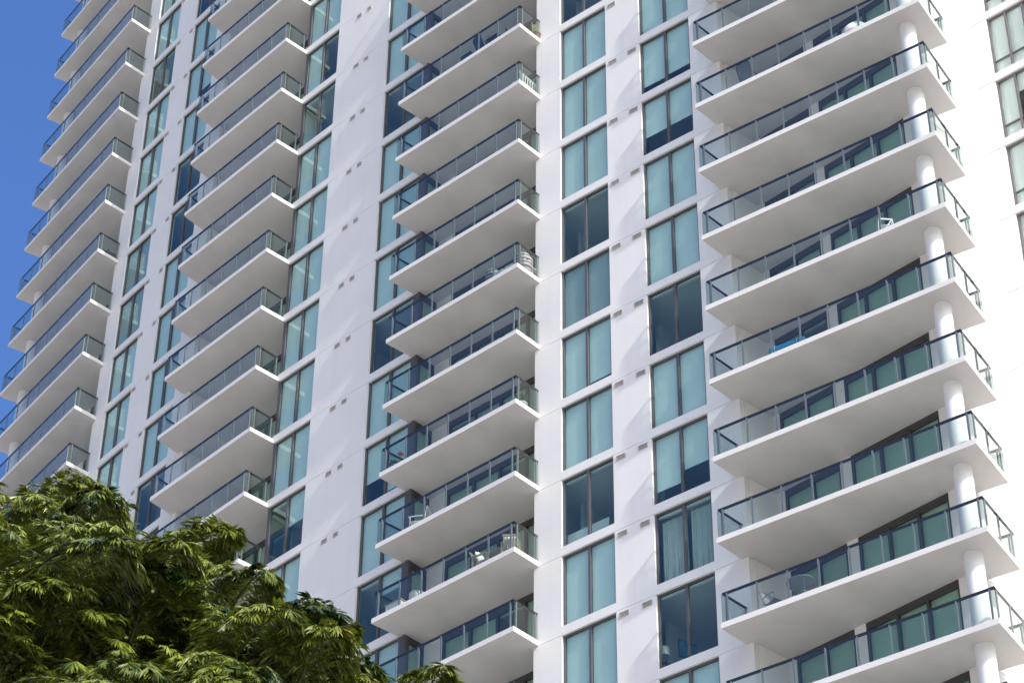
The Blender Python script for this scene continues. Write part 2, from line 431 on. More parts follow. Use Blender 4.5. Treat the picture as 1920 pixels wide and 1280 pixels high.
SLAB = .19
DH = S-SLAB-.004
def doors(p, q, n, ks, drops=None, **kw):
    fm, gm, panes, Ln = glazing("balcony_door", p, q, DH, n, top=.24, gl=M['dglass'], fm=M['doorframe'], **kw)
    cache = {}
    rnd = random.Random(int(p.x*10))
    for k in ks:
        o = link("balcony_door", fm, tower, (p.x-T.x, p.y-T.y, Z(k+1)+SLAB+.002), heading(p, q)); link("pane", gm, o)
        dr = tuple((drops or {}).get(k) or [rnd.choice((1, 1, 1, .96, 0)) for _ in range(n)])
        if dr not in cache: cache[dr] = blind_mesh(panes, DH-.24+.06, dr, y=.08).mesh("roller_blind", M['blind'])
        link("roller_blind", cache[dr], o)
KB_ = dict(A=range(-11, 6), B=range(-8, 8), C=range(-3, 11), E=range(0, 12))
eL = lambda t: EB0+ed*t*S+en*.06
doors(eL(D1[0])+ed*.004, eL(D1[1])-ed*.004, 2, range(0, 12), {9: (1, .4), 10: (1, 1)})
doors(eL(D2[0])+ed*.004, eL(D2[1])-ed*.004, 3, range(0, 12), {k: (1, 1, 1) for k in range(12)})
doors(mir(eL(D2[1])-ed*.004), mir(eL(D2[0])+ed*.004), 3, KB_['A'])
doors(mir(eL(D1[1])-ed*.004), mir(eL(D1[0])+ed*.004), 2, KB_['A'])
doors(P(bs+.004*DEG, -BD-.06), P(b1-.12*DEG, -BD-.06), 4, KB_['B'])
doors(P(b1, -BD-.05), P(b1, -.2), 1, KB_['B'], left=.09, right=.09)
doors(P(cs+.004*DEG, -CD-.06), P(c1-.004*DEG, -CD-.06), 4, KB_['C'])
cp = MB(); cp.prism([L(p) for p in (P(A['W4R']+.002*DEG, -.075), P(A['CLE']+.1*DEG, -.075), P(A['CLE']+.1*DEG, -.2), P(A['W4R']+.002*DEG, -.2))], Z(11), Z(-5))
cp.build("corner_post", M['frame'], tower)
doors(P(c0-.05*DEG, -.205), P(c0-.05*DEG, -CD-.04), 1, KB_['C'], {k: (1,) for k in range(-4, 12)}, left=.09, right=.09)

# ---------------------------------------------------------------- balconies
def offset_path(pts, d):
    """shift an open path to its inner side by d"""
    out = []
    n = len(pts)
    for i, p in enumerate(pts):
        ns = []
        if i > 0: e = (pts[i]-pts[i-1]).normalized(); ns.append(nrm(e))
        if i < n-1: e = (pts[i+1]-pts[i]).normalized(); ns.append(nrm(e))
        if len(ns) == 1: out.append(p+ns[0]*d)
        else:
            b = (ns[0]+ns[1]); b = b/(1+ns[0].dot(ns[1])); out.append(p+b*d)
    return out
def make_balcony(slab_poly, rail, panes):
    s = MB(); s.prism([L(p) for p in slab_poly], 0, SLAB)
    hr, po, gp = MB(), [], MB()
    ri = offset_path(rail, .075); gi = offset_path(rail, .02)
    zt = SLAB+1.06
    ri2 = [L(p) for p in ri]; n = len(ri2)
    for i in range(n-1):
        a, b = Vector((*ri2[i], zt)), Vector((*ri2[i+1], zt))
        d = (b-a).normalized()
        hr.bar(a-d*(.032 if i else 0), b+d*(-.032 if i < n-2 else 0), .06, .042)
        hr.bar(a-d*(.02 if i else 0)-Vector((0, 0, .05)), b-Vector((0, 0, .05))-d*(.02 if i < n-2 else 0), .03, .022)
    for i in range(n-1):
        a, b = Vector((*ri2[i], 0)), Vector((*ri2[i+1], 0)); d = (b-a); Ln = d.length; d.normalize()
        ga, gb = Vector((*L(gi[i]), 0)), Vector((*L(gi[i+1]), 0)); gd = (gb-ga); gL = gd.length; gd.normalize()
        m_ = panes[i]
        i0 = .13 if i else .06; i1 = .13 if i < n-2 else .08
        xs = [i0+(Ln-i0-i1)*j/m_ for j in range(m_+1)]
        for x in xs: po.append((a+d*x, math.atan2(d.y, d.x)))
        gx = [0.012]+[(a+d*x-ga).dot(gd) for x in xs[1:-1]]+[gL-.012]
        for j in range(m_):
            c0_, c1_ = ga+gd*(gx[j]+.008), ga+gd*(gx[j+1]-.008)
            gp.add([(c0_.x, c0_.y, SLAB+.025), (c1_.x, c1_.y, SLAB+.025), (c1_.x, c1_.y, zt-.035), (c0_.x, c0_.y, zt-.035)], [(0, 1, 2, 3)])
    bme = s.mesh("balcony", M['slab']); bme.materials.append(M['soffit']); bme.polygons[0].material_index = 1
    return [bme, hr.mesh("handrail", M['rail']), po, gp.mesh("railing_glass", M['rglass'])]
pm = MB(); pm.box((0, 0, .545), (.05, .05, 1.07)); pm.box((0, 0, .008), (.13, .13, .016))
post_me = pm.mesh("railing_post", M['post'])
other_posts = MB()                               # beyond the hundred largest
def put_balcony(ms, ks, single=()):
    for k in ks:
        o = link("balcony", ms[0], tower, (0, 0, Z(k)))
        link("handrail", ms[1], o); link("railing_glass", ms[3], o)
        for c, a in ms[2]:
            if k in single: link("railing_post", post_me, o, (c.x, c.y, SLAB-.001), a)
            else:
                mm = Matrix.Translation((c.x, c.y, Z(k)+SLAB-.001)) @ Matrix.Rotation(a, 4, 'Z')
                other_posts.box((0, 0, .545), (.05, .05, 1.07), mm); other_posts.box((0, 0, .008), (.13, .13, .016), mm)
e3 = .03*DEG
uB, uC, uE = (u(-4.7086, 27.4064), u(-3.2895, 25.8553)), (u(-1.523, 24.0818), u(.05, 22.6357)), (u(2.055, 21.0), u(4.3772, 19.3061), u(4.7799, 19.9291))
put_balcony(make_balcony([uB[0], uB[1], P(A['BW']+.03, -.03), P(A['BW']+.03, -BD-.16), P(A['BLE']-e3, -BD-.16), P(A['BLE']-e3, -.05), P(A['BLW'], -.05)],
    [P(A['BLW'], .0), uB[0], uB[1], P(A['BW'], .0)], (1, 6, 1)), range(-8, 9))
put_balcony(make_balcony([uC[0], uC[1], P(A['CW'], -.05), P(A['CWr']+e3, -.05), P(A['CWr']+e3, -CD-.16), P(A['CLE']+.05*DEG, -CD-.16), P(A['CLE']+.05*DEG, -.05), P(A['W4R']-.06, -.05)],
    [P(A['W4R']-.06, .0), uC[0], uC[1], P(A['CW'], .0)], (1, 6, 1)), range(-3, 12))
wj = u(4.49, 20.11)                              # back edge meets the return wall
epoly = [uE[0], uE[1], uE[2], wj, EB1+en*.1-ed*.02, EB0+en*.1-ed*.03, toward(P(A['ELr']), EB0, .1)+nrm((EB0-P(A['ELr'])).normalized())*.03, P(A['ELr']-.02, -.05), P(A['ELW'], -.05)]
erail = [P(A['ELW'], 0), uE[0], uE[1], uE[2], u(4.56, 20.07)]
put_balcony(make_balcony(epoly, erail, (1, 8, 2, 1)), range(0, 13), range(3, 10))
put_balcony(make_balcony([mir(v) for v in epoly], [mir(v) for v in erail[::-1]], (1, 2, 8, 1)), range(-11, 7))
tag(other_posts.build("railing_posts", M['post'], tower), kind='stuff')
# round columns at the two outer corners
cc = u(4.303, 19.705)
for c in (cc, mir(cc)):
    cm = MB(); cm.lathe([(.285, 0), (.285, Z(-12))], 48); cm.build("column", M['column'], tower, (c.x-T.x, c.y-T.y, 0))

# ---------------------------------------------------------------- vents below each joint
def vent_mesh(w, h):
    v = MB(); d = MB()
    v.box((0, -.012, h/2+.012), (w+.05, .024, .024)); v.box((0, -.012, -h/2-.012), (w+.05, .024, .024))
    v.box((-w/2-.0125, -.012, 0), (.025, .024, h)); v.box((w/2+.0125, -.012, 0), (.025, .024, h))
    n = max(4, int(w/.05)); 
    for i in range(n):
        x = -w/2+w*(i+.5)/n
        v.bar((x-.012, -.010, -h/2), (x+.012, -.010, h/2), .014, .012)
    for j in (-1, 1): v.box((0, -.012, j*h/6), (w, .016, .014))
    d.box((0, -.002, 0), (w+.02, .006, h+.01))
    return v.mesh("vent", M['vent']), d.mesh("vent_opening", M['ventdark'])
vm = {.34: vent_mesh(.34, .15), .27: vent_mesh(.27, .15), .22: vent_mesh(.22, .15)}
def vents(aL, aR, items, ks):
    for k in ks:
        for fr, w in items:
            a = aL+(aR-aL)*fr; p = P(a, .001); t = P(a+.01)-P(a-.01)
            o = link("vent", vm[w][0], tower, (p.x-T.x, p.y-T.y, Z(k)-.22), math.atan2(t.y, t.x)); link("vent_opening", vm[w][1], o)
vents(A['W5R'], A['W6L'], ((.205, .34), (.79, .34)), range(0, 11))
vents(A['W3R'], A['W4L'], ((.41, .27), (.605, .22)), range(-4, 8))
vents(A['W1R'], A['W2L'], ((.16, .27), (.86, .22)), range(-8, 4))

# lantern-like wall lamps on the recess walls
wl = MB()
for sx in (-1, 1):
    for sy in (-1, 1): wl.box((sx*.075, -.09+sy*.065, .22), (.016, .016, .44))
for z in (.0, .14, .3, .44): 
    for s_ in (-1, 1): wl.box((0, -.09+s_*.065, z), (.166, .016, .016)); wl.box((s_*.075, -.09, z), (.016, .146, .016))
wl.box((0, -.006, .22), (.12, .012, .3))
wlm = wl.mesh("wall_lamp", M['steel'])
sh = MB(); sh.lathe([(.055, .02), (.055, .42)], 14, (0, -.09, 0)); shm = sh.mesh("lamp_shade", M['lampglow'])
for k in KB_['C']:
    a = c0+.45*DEG; p = P(a, -CD); t = P(a+.01)-P(a-.01)
    o = link("wall_lamp", wlm, tower, (p.x-T.x, p.y-T.y, Z(k+1)+SLAB+.75), math.atan2(t.y, t.x)); link("lamp_shade", shm, o)
for k in KB_['E']:
    p = EB0+ed*.16-en*.0; o = link("wall_lamp", wlm, tower, (p.x-T.x, p.y-T.y, Z(k+1)+SLAB+.75), heading(EB0, EB1)); link("lamp_shade", shm, o)

# ---------------------------------------------------------------- things standing on the balconies and in the rooms
def fang(xy):
    d = Vector((xy[0]-CX, xy[1]-CY)); return math.degrees(math.atan2(d.y, d.x))
def thing(name, label, cat, xy, k, turn=0, group=None, inw=None, lift=0):
    """Empty on the balcony floor above slab k; local x along the facade to the right, y into the building"""
    a = fang(xy)
    if inw is not None:
        p = P(a, inw); xy = (p.x, p.y)
    t = P(a+.01)-P(a-.01)
    o = empty(name, (xy[0], xy[1], Z(k)+SLAB+.002+lift), math.atan2(t.y, t.x)+R(turn))
    return tag(o, label, cat, group)
def part(name, mb, mt, par): return mb.build(name, M[mt], par)
def legs(par, mt, w, d, h, t=.04, name="leg"):
    for sx in (-1, 1):
        for sy in (-1, 1):
            l_ = MB(); l_.box((sx*(w/2-t/2), sy*(d/2-t/2), h/2), (t, t, h)); part(name, l_, mt, par)
def low_table(label, xy, k, w, d, h, mt, group=None, inw=None, turn=0, name="low_table", slats=5):
    o = thing(name, label, "table", xy, k, turn, group, inw)
    legs(o, mt, w, d, h-.035, .045)
    b = MB(); n_ = slats
    for i in range(n_): b.box((-w/2+w*(i+.5)/n_, 0, h-.0175), (w/n_-.012, d, .034))
    for s_ in (-1, 1): b.box((0, s_*(d/2-.06), h-.055), (w-.1, .03, .04))
    part("table_top", b, mt, o); return o
def barrel_chair(label, xy, k, turn, inw=None):
    o = thing("barrel_chair", label, "chair", xy, k, turn, "striped wicker barrel chairs", inw)
    b = MB(); n_ = 26; vs_ = []; prof = [(.24, 0), (.33, .14), (.36, .3), (.345, .44)]
    b.lathe(prof, 26)
    part("base", b, 'stripe', o)
    s_ = MB(); s_.pillow((0, 0, .45), (.6, .6, .12)); part("seat_cushion", s_, 'cushion', o)
    bk = MB(); outer = []
    for lv, z in ((0, .4), (1, .6), (2, .78)):
        for i in range(15):
            t = math.pi*(i/14)*1.15-.075*math.pi
            r_ = .355+.02*math.sin(lv*1.5)-.012*lv
            zz = z-(.14*(1-math.sin(max(0, min(math.pi, t)))) if lv == 2 else 0)
            outer.append((r_*math.cos(t), r_*math.sin(t), zz, r_))
    for off in (0, -.045):
        bk.add([(p[0]*(1+off/p[3]), p[1]*(1+off/p[3]), p[2]) for p in outer], [(l_*15+i, l_*15+i+1, (l_+1)*15+i+1, (l_+1)*15+i) for l_ in range(2) for i in range(14)], True)
    bk.tube([(p[0]*.935, p[1]*.935, p[2]) for p in outer[30:]], .028, 6)
    part("backrest", bk, 'stripe', o); return o
def armchair(label, xy, k, turn, inw=None, wood='teak'):
    o = thing("armchair", label, "armchair", xy, k, turn, "cushioned teak armchairs", inw)
    for sx in (-1, 1):
        for y, h in ((-.3, .6), (.3, .62)):
            l_ = MB(); l_.box((sx*.3, y, h/2), (.05, .05, h)); part("leg", l_, wood, o)
        a_ = MB(); a_.box((sx*.3, 0, .625), (.08, .72, .035)); part("armrest", a_, wood, o)
    f = MB()
    for y in (-.3, .3): f.box((0, y, .3), (.55, .035, .07))
    for i in range(5): f.box((0, -.24+.12*i, .345), (.56, .07, .02))
    part("seat_frame", f, wood, o)
    bk = MB(); mm = rotM('X', -14, (0, .3, .36))
    for i in range(5): bk.box((-.22+.11*i, .31, .62), (.05, .025, .5), mm)
    bk.box((0, .31, .875), (.56, .04, .07), mm); part("backrest", bk, wood, o)
    c = MB(); c.pillow((0, -.02, .42), (.54, .6, .14)); part("seat_cushion", c, 'cushion', o)
    c = MB(); c.pillow((0, 0, 0), (.5, .46, .2), Matrix.Translation((0, .2, .7)) @ Matrix.Rotation(R(76), 4, 'X')); part("back_cushion", c, 'cushion', o)
    return o
def ladder_chair(label, xy, k, turn, inw=None, name="rocking_chair"):
    o = thing(name, label, "chair", xy, k, turn, None, inw)
    for sx in (-1, 1):
        b = MB(); b.tube([(sx*.27, .22, .06), (sx*.27, .25, .45), (sx*.27, .36, 1.05)], .02, 8); part("back_post", b, 'white', o)
        b = MB(); b.tube([(sx*.27, -.25, .06), (sx*.27, -.25, .64)], .018, 8); part("leg", b, 'white', o)
        b = MB(); b.tube([(sx*.27, -.32, .64), (sx*.28, 0, .655), (sx*.27, .28, .64)], .022, 8); part("armrest", b, 'white', o)
        b = MB(); b.tube([(sx*.27, -.45+.1*i, .022+.12*((i-4.5)/4.5)**2) for i in range(10)], .02, 8); part("rocker", b, 'white', o)
    b = MB()
    for i in range(5): b.bar((-.26, .27+.02*i, .52+.115*i), (.26, .27+.02*i, .52+.115*i), .018, .055)
    b.bar((-.26, .365, 1.04), (.26, .365, 1.04), .025, .08); part("back_slats", b, 'white', o)
    b = MB()
    for i in range(6): b.box((0, -.22+.09*i, .44), (.54, .07, .02))
    part("seat", b, 'white', o); return o
def tube_chair(label, xy, k, turn, inw=None, mt='steel', sling='sling', name="sling_chair", group=None):
    o = thing(name, label, "chair", xy, k, turn, group, inw)
    for sx in (-1, 1):
        f = MB(); f.tube([(sx*.3, .3, .015), (sx*.3, .02, .25), (sx*.3, -.28, .42), (sx*.3, -.3, .6), (sx*.3, -.1, .66), (sx*.3, .24, .64)], .017, 8)
        f.tube([(sx*.3, -.3, .015), (sx*.3, -.05, .3), (sx*.3, .2, .43)], .017, 8); part("side_frame", f, mt, o)
    b = MB(); b.tube([(-.27, .18, .42), (-.27, .42, 1.0), (-.2, .445, 1.05), (.2, .445, 1.05), (.27, .42, 1.0), (.27, .18, .42)], .017, 8); part("back_frame", b, mt, o)
    s_ = MB(); n_ = 6
    pr = [(-.28, .43), (-.1, .40), (.1, .39), (.19, .43), (.28, .66), (.36, .86), (.42, 1.02)]
    for th in (0, .012): s_.add([(x, y+th, z+th*.4) for y, z in pr for x in (-.265, .265)], [(2*i, 2*i+1, 2*i+3, 2*i+2) for i in range(len(pr)-1)], True)
    part("sling", s_, sling, o); return o
def ring(r_, z, n_=28): return [(r_*math.cos(2*math.pi*i/n_), r_*math.sin(2*math.pi*i/n_), z) for i in range(n_)]
def round_table(label, xy, k, r_, h, inw=None):
    o = thing("round_table", label, "table", xy, k, 0, None, inw)
    t = MB(); t.lathe([(r_-.02, h-.012), (r_-.02, h)], 32); part("table_top", t, 'sling', o)
    t = MB(); t.tube(ring(r_-.01, h-.01), .017, 8, True); part("rim", t, 'steel', o)
    t = MB(); t.tube(ring(r_*.5, h*.45), .011, 6, True); part("stretcher_ring", t, 'steel', o)
    for i in range(4):
        a = math.pi/4+i*math.pi/2; l_ = MB()
        l_.tube([(r_*.85*math.cos(a), r_*.85*math.sin(a), .0), (r_*.5*math.cos(a), r_*.5*math.sin(a), h*.45), (r_*.82*math.cos(a), r_*.82*math.sin(a), h-.02)], .014, 8); part("leg", l_, 'steel', o)
    return o
def leaf_clump(mb, c, n_, ln, w, rnd, spread=1.0, upw=.5):
    for _ in range(n_):
        a = rnd.uniform(0, 6.28); e = rnd.uniform(.1, 1)*spread
        d = Vector((math.cos(a)*e, math.sin(a)*e, upw+rnd.uniform(-.2, .5))).normalized()
        s_ = d.cross(Vector((0, 0, 1))).normalized()*w*rnd.uniform(.7, 1.2); l_ = ln*rnd.uniform(.6, 1.2)
        b = Vector(c)+Vector((rnd.uniform(-.05, .05), rnd.uniform(-.05, .05), 0))
        mid = b+d*l_*.55+Vector((0, 0, .02)); tip = b+d*l_-Vector((0, 0, .12*l_))
        mb.add([b, mid+s_, tip, mid-s_], [(0, 1, 2), (0, 2, 3)])
def pot(o, r_, h, mt='pot'):
    b = MB(); b.lathe([(r_*.72, 0), (r_*.95, h*.85), (r_*1.06, h*.86), (r_*1.06, h), (r_*.9, h), (r_*.85, h*.9), (0.001, h*.9)], 20); part("pot", b, mt, o)

rnd = random.Random(4)
# first visible balcony of the middle stack
o = tube_chair("dark wicker lounge chair with a pale pad, on the highest furnished middle balcony", (-.26, 70.95), 0, 25, .55, 'dark', 'dark', "lounge_chair")
c = MB(); c.pillow((0, 0, 0), (.46, .44, .16), Matrix.Translation((0, .22, .68)) @ Matrix.Rotation(R(70), 4, 'X')); part("back_cushion", c, 'cushion', o)
low_table("dark square slatted table beside the dark lounge chair on a middle balcony", (-1.04, 71.37), 0, .62, .62, .6, 'dark', inw=.65, name="side_table")
tube_chair("plain dark tube chair left of the dark slatted table on a middle balcony", (-1.40, 71.97), 0, 160, .6, 'dark', 'bluefab', "tube_chair")
o = thing("storage_box", "navy blue storage box at the left of the dark tube chair on a middle balcony", "box", (-2.10, 72.39), 0, 0, None, .7)
b = MB(); b.box((0, 0, .25), (.55, .45, .5)); part("body", b, 'bluefab', o)
b = MB(); b.box((0, 0, .525), (.59, .49, .05)); part("lid", b, 'dark', o)
o = thing("cactus_plant", "tall pale columnar cactus in a pot at the end of the balcony with dark furniture", "plant", (.71, 70.98), 0, 0, None, .12)
pot(o, .19, .3)
cm = MB()
for i in range(8):
    a = i*2.4; r_ = .03+.012*i; h = .45+.28*((i*37) % 10)/10
    cm.tube([(r_*math.cos(a), r_*math.sin(a), .25), (1.3*r_*math.cos(a), 1.3*r_*math.sin(a), .25+h*.7), (1.5*r_*math.cos(a), 1.5*r_*math.sin(a), .25+h)], [.03, .034, .008], 8)
part("stems", cm, 'cactus', o)
# one storey lower: white spindle bench at the glass end
o = thing("spindle_bench", "white spindle bench behind the end glass of a middle balcony", "bench", (.38, 71.1), 1, -90, None, .42)
b = MB(); b.box((0, 0, .42), (1.0, .4, .04)); part("seat", b, 'white', o)
b = MB()
for i in range(7): b.lathe([(.018, 0), (.035, .08), (.02, .16), (.04, .26), (.018, .36)], 10, (-.42+.14*i, .18, .44))
b.box((0, .18, .82), (1.0, .05, .06)); part("backrest", b, 'white', o)
for sx in (-1, 1):
    for sy in (-1, 1):
        l_ = MB(); l_.lathe([(.03, 0), (.045, .12), (.028, .25), (.04, .4)], 10, (sx*.42, sy*.15, 0)); part("leg", l_, 'white', o)
# fifth: striped barrel chairs and white tables
barrel_chair("striped wicker barrel chair at the glass corner beside a white table", (.31, 70.74), 4, 200, .58)
barrel_chair("striped wicker barrel chair farther from the corner, left of the white tables", (-.85, 71.48), 4, 160, .6)
for lab, xy in (("small white table right of the corner barrel chair, seen through the end glass", (.62, 71.05)), ("small white table between the two striped barrel chairs", (-.15, 70.82)), ("small white table close to the farther striped barrel chair", (-.52, 71.1))):
    low_table(lab, xy, 4, .38, .38, .42, 'white', "small white tables by the barrel chairs", inw=(.15 if xy[0] > .5 else .75), slats=3)
# white rocking chair
ladder_chair("white ladder-back rocking chair on the left half of a middle balcony", (-3.34, 73.93), 7, -60, .55)
# cushioned set
armchair("teak armchair with a leaning white cushion, left of the teak table", (-1.0, 71.65), 8, 100, .6)
armchair("teak armchair with a tall white pillow at the glass corner", (-.04, 71.06), 8, 215, .5)
low_table("weathered teak table between the two cushioned armchairs", (-.45, 71.15), 8, .7, .5, .45, 'teak', inw=.75)
o = thing("storage_bench", "white storage bench with a teak top at the far left end of the cushioned balcony", "bench", (-4.02, 74.27), 8, 0, None, .72)
b = MB(); b.box((0, 0, .22), (.7, .42, .44)); part("body", b, 'white', o)
b = MB(); b.box((0, 0, .46), (.76, .48, .04)); part("top", b, 'teak', o)
o = thing("wicker_basket", "round white wicker basket with a lid right of the storage bench", "basket", (-3.31, 73.58), 8, 0, None, .75)
b = MB(); b.lathe([(.2, 0), (.27, .15), (.28, .3), (.25, .4)], 22); part("body", b, 'paleS', o)
b = MB(); b.lathe([(.27, .4), (.28, .43), (.2, .48), (.001, .5)], 22); part("lid", b, 'paleS', o)
# plants
o = thing("flower_pot", "clay pot with one red flower at the left end of a middle balcony", "plant", (-4.16, 74.75), 6, 0, None, .72)
pot(o, .2, .36); f = MB(); leaf_clump(f, (0, 0, .34), 60, .3, .05, rnd, 1.1, .5); part("foliage", f, 'leafpot', o)
f = MB(); f.tube([(0, 0, .3), (.1, .05, .6), (.16, .08, .85)], .008, 6); part("stem", f, 'leafpot', o)
f = MB(); leaf_clump(f, (.16, .08, .85), 26, .13, .035, rnd, 1.0, .3); part("flower", f, 'petal', o)
o = thing("potted_plant", "leafy green potted plant at the glass corner of a middle balcony", "plant", (.3, 70.87), 6, 0, None, .5)
pot(o, .2, .34, 'white'); f = MB(); leaf_clump(f, (0, 0, .34), 90, .42, .05, rnd, .9, .8); part("foliage", f, 'leafpot', o)
o = thing("potted_plant", "small bright potted plant by the rail of a right-hand balcony", "plant", (10.92, 61.93), 4, 0, None, .6)
pot(o, .13, .22, 'white'); f = MB(); leaf_clump(f, (0, 0, .22), 50, .3, .035, rnd, .6, 1.1); part("foliage", f, 'leafpot', o)
# right-hand stack
tube_chair("grey tube-framed sling chair leaning back beside the round table", (7.95, 64.62), 10, 70, .5)
round_table("round grey table with a ring stretcher beside the sling chair", (8.66, 63.9), 10, .46, .74, .62)
o = thing("foam_roll", "bright blue rolled foam mat lying along the rail of a right-hand balcony", "mat", (8.73, 63.56), 7, 4, None, .85, .21)
b = MB(); b.tube([(-.62, 0, 0), (.62, 0, 0)], [.17, .17], 18)
for r_ in (.05, .09, .13): b.tube([(.625, r_*math.cos(t*.4), r_*math.sin(t*.4)) for t in range(16)], .012, 5, True)
part("roll", b, 'blue', o)
b = MB()
for x in (-.4, .4): b.tube([(x, .178*math.cos(t*math.pi/8), .178*math.sin(t*math.pi/8)) for t in range(16)], .01, 5, True)
part("straps", b, 'white', o)
o = thing("folding_chair", "folding chair with bare metal frame near the column, on a right-hand balcony", "chair", (11.9, 61.56), 6, 40, None, .6)
for s_ in (-1, 1):
    f = MB(); f.tube([(-.22, s_*.28, 0), (.22, s_*.02, .86)], .018, 8); f.tube([(.22, s_*.28, 0), (.22, s_*.02, .86)], .018, 8)
    f.tube([(-.22, s_*.28, 0), (-.22, s_*.02, .86)], .018, 8); part("side_frame", f, 'white', o)
f = MB(); f.box((0, 0, .45), (.44, .36, .02)); part("seat", f, 'white', o)
f = MB(); f.bar((-.22, 0, .86), (.22, 0, .86), .03, .05); part("top_rail", f, 'white', o)
o = thing("grill_cover", "white domed cover standing behind the rail of an upper right-hand balcony", "cover", (11.6, 61.62), 3, 0, None, .62)
b = MB(); b.lathe([(.52, 0), (.53, .16), (.5, .3), (.4, .44), (.22, .54), (.001, .57)], 28); part("dome", b, 'white', o)
b = MB(); b.tube(ring(.53, .05), .014, 6, True); part("hem", b, 'cushion', o)
tube_chair("dark round-backed chair near the left end of an upper right-hand balcony", (8.14, 64.25), 3, 175, .55, 'dark', 'sling', "tube_chair")
# left stacks
tube_chair("dark chair at the left end of a balcony in the second stack from left", (-14.05, 84.98), 1, 60, .55, 'dark', 'dark', "tube_chair")
ladder_chair("dark slatted chair at the end glass of a balcony in the leftmost stack", (-19.1, 92.1), -2, 80, .1, "slatted_chair")
for ch in [c_ for c_ in bpy.data.objects if c_.parent and c_.parent.name == "slatted_chair"]: ch.data.materials[0] = M['dark']
o = thing("floor_cushion", "white floor cushion behind the end glass of a balcony in the leftmost stack", "cushion", (-19.2, 91.93), -6, 60, None, .35)
b = MB(); b.pillow((0, 0, 0), (.6, .5, .22), Matrix.Translation((0, 0, .3)) @ Matrix.Rotation(R(55), 4, 'X')); part("cover", b, 'cushion', o)

# rooms: lamp and print, bed, curtains (floor plates lie at Z(k)+.185)
o = thing("nightstand", "small dark nightstand under the table lamp behind the window", "nightstand", (5.02, 68.76), 10, 0, None, -.62)
legs(o, 'dark', .45, .42, .2); b = MB(); b.box((0, 0, .43), (.46, .43, .44)); part("body", b, 'dark', o)
b = MB(); b.box((0, -.22, .45), (.38, .02, .16)); part("drawer", b, 'teak', o)
o = thing("table_lamp", "table lamp with a white drum shade behind the window", "lamp", (5.02, 68.76), 10, 0, None, -.62, .65)
b = MB(); b.lathe([(.09, 0), (.09, .02), (.03, .05), (.018, .1), (.018, .42)], 16); part("base", b, 'steel', o)
b = MB(); b.lathe([(.2, .34), (.185, .64)], 28); part("lamp_shade", b, 'shade', o)
o = thing("wall_picture", "blue framed picture to the right of the table lamp", "picture", (5.6, 68.3), 10, 70, None, -.85, .75)
b = MB(); b.box((0, 0, .3), (.62, .03, .6)); part("print", b, 'picture', o)
b = MB()
for z in (0, .6): b.box((0, -.005, z), (.66, .04, .03))
for x in (-.325, .325): b.box((x, -.005, .3), (.03, .04, .6))
part("frame", b, 'dark', o)
o = thing("bed", "bed with a white headboard close to the window", "bed", (2.7, 70.25), 8, 0, None, -1.35)
b = MB(); b.box((0, .05, .28), (1.7, 1.9, .24)); part("mattress", b, 'cushion', o)
b = MB(); b.box((0, -.96, .42), (1.75, .06, .8)); part("headboard", b, 'cushion', o)
legs(o, 'dark', 1.6, 1.9, .16, .06)
for i, (dx, w_) in enumerate(((-.42, "left"), (.42, "right"))):
    o2 = thing("bed_pillow", "white bolster pillow on the %s side of the bed" % w_, "pillow", tuple(P(fang((2.7, 70.25))+dx*DEG, -.62)), 8, 0, "pillows on the bed", None, .42)
    b = MB(); b.pillow((0, 0, .12), (.7, .42, .3)); part("pillow_case", b, 'cushion', o2)
for i, (f0, f1, lab) in enumerate(((.03, .47, "left sheer curtain hanging in folds behind the window"), (.53, .97, "right sheer curtain hanging in folds behind the window"))):
    aa = A['W6L']+(A['W6R']-A['W6L'])*(f0+f1)/2; p = P(aa, -.4)
    o = thing("curtain", lab, "curtain", (p.x, p.y), 9, 0, "sheer curtains in one window")
    w_ = (f1-f0)*(A['W6R']-A['W6L'])/DEG; c = MB(); n_ = 60
    vs_ = []
    for j in range(n_+1):
        x = -w_/2+w_*j/n_
        for z in (.03, 1.3, 2.72): vs_.append((x+.03*math.sin(j*.9)*(1-z/3), .05*math.sin(j*1.25+.6*math.sin(j*.4)), z))
    c.add(vs_, [(3*j+l_, 3*j+3+l_, 3*j+4+l_, 3*j+1+l_) for j in range(n_) for l_ in (0, 1)], True)
    part("cloth", c, 'curtain', o)
    c = MB(); c.tube([(-w_/2, 0, 2.73), (w_/2, 0, 2.73)], .014, 8); part("rod", c, 'steel', o)


# ---------------------------------------------------------------- ground
g = MB()
n = 40
g.add([(-9000+18000*i/n, -9000+18000*j/n, 0) for j in range(n+1) for i in range(n+1)], [(j*(n+1)+i, j*(n+1)+i+1, (j+1)*(n+1)+i+1, (j+1)*(n+1)+i) for j in range(n) for i in range(n)])
gm_ = mat("pale_paving", (.48, .44, .38), .95, spec=.2, var=.2, scale=.05)
tag(g.build("ground", gm_), kind='structure')

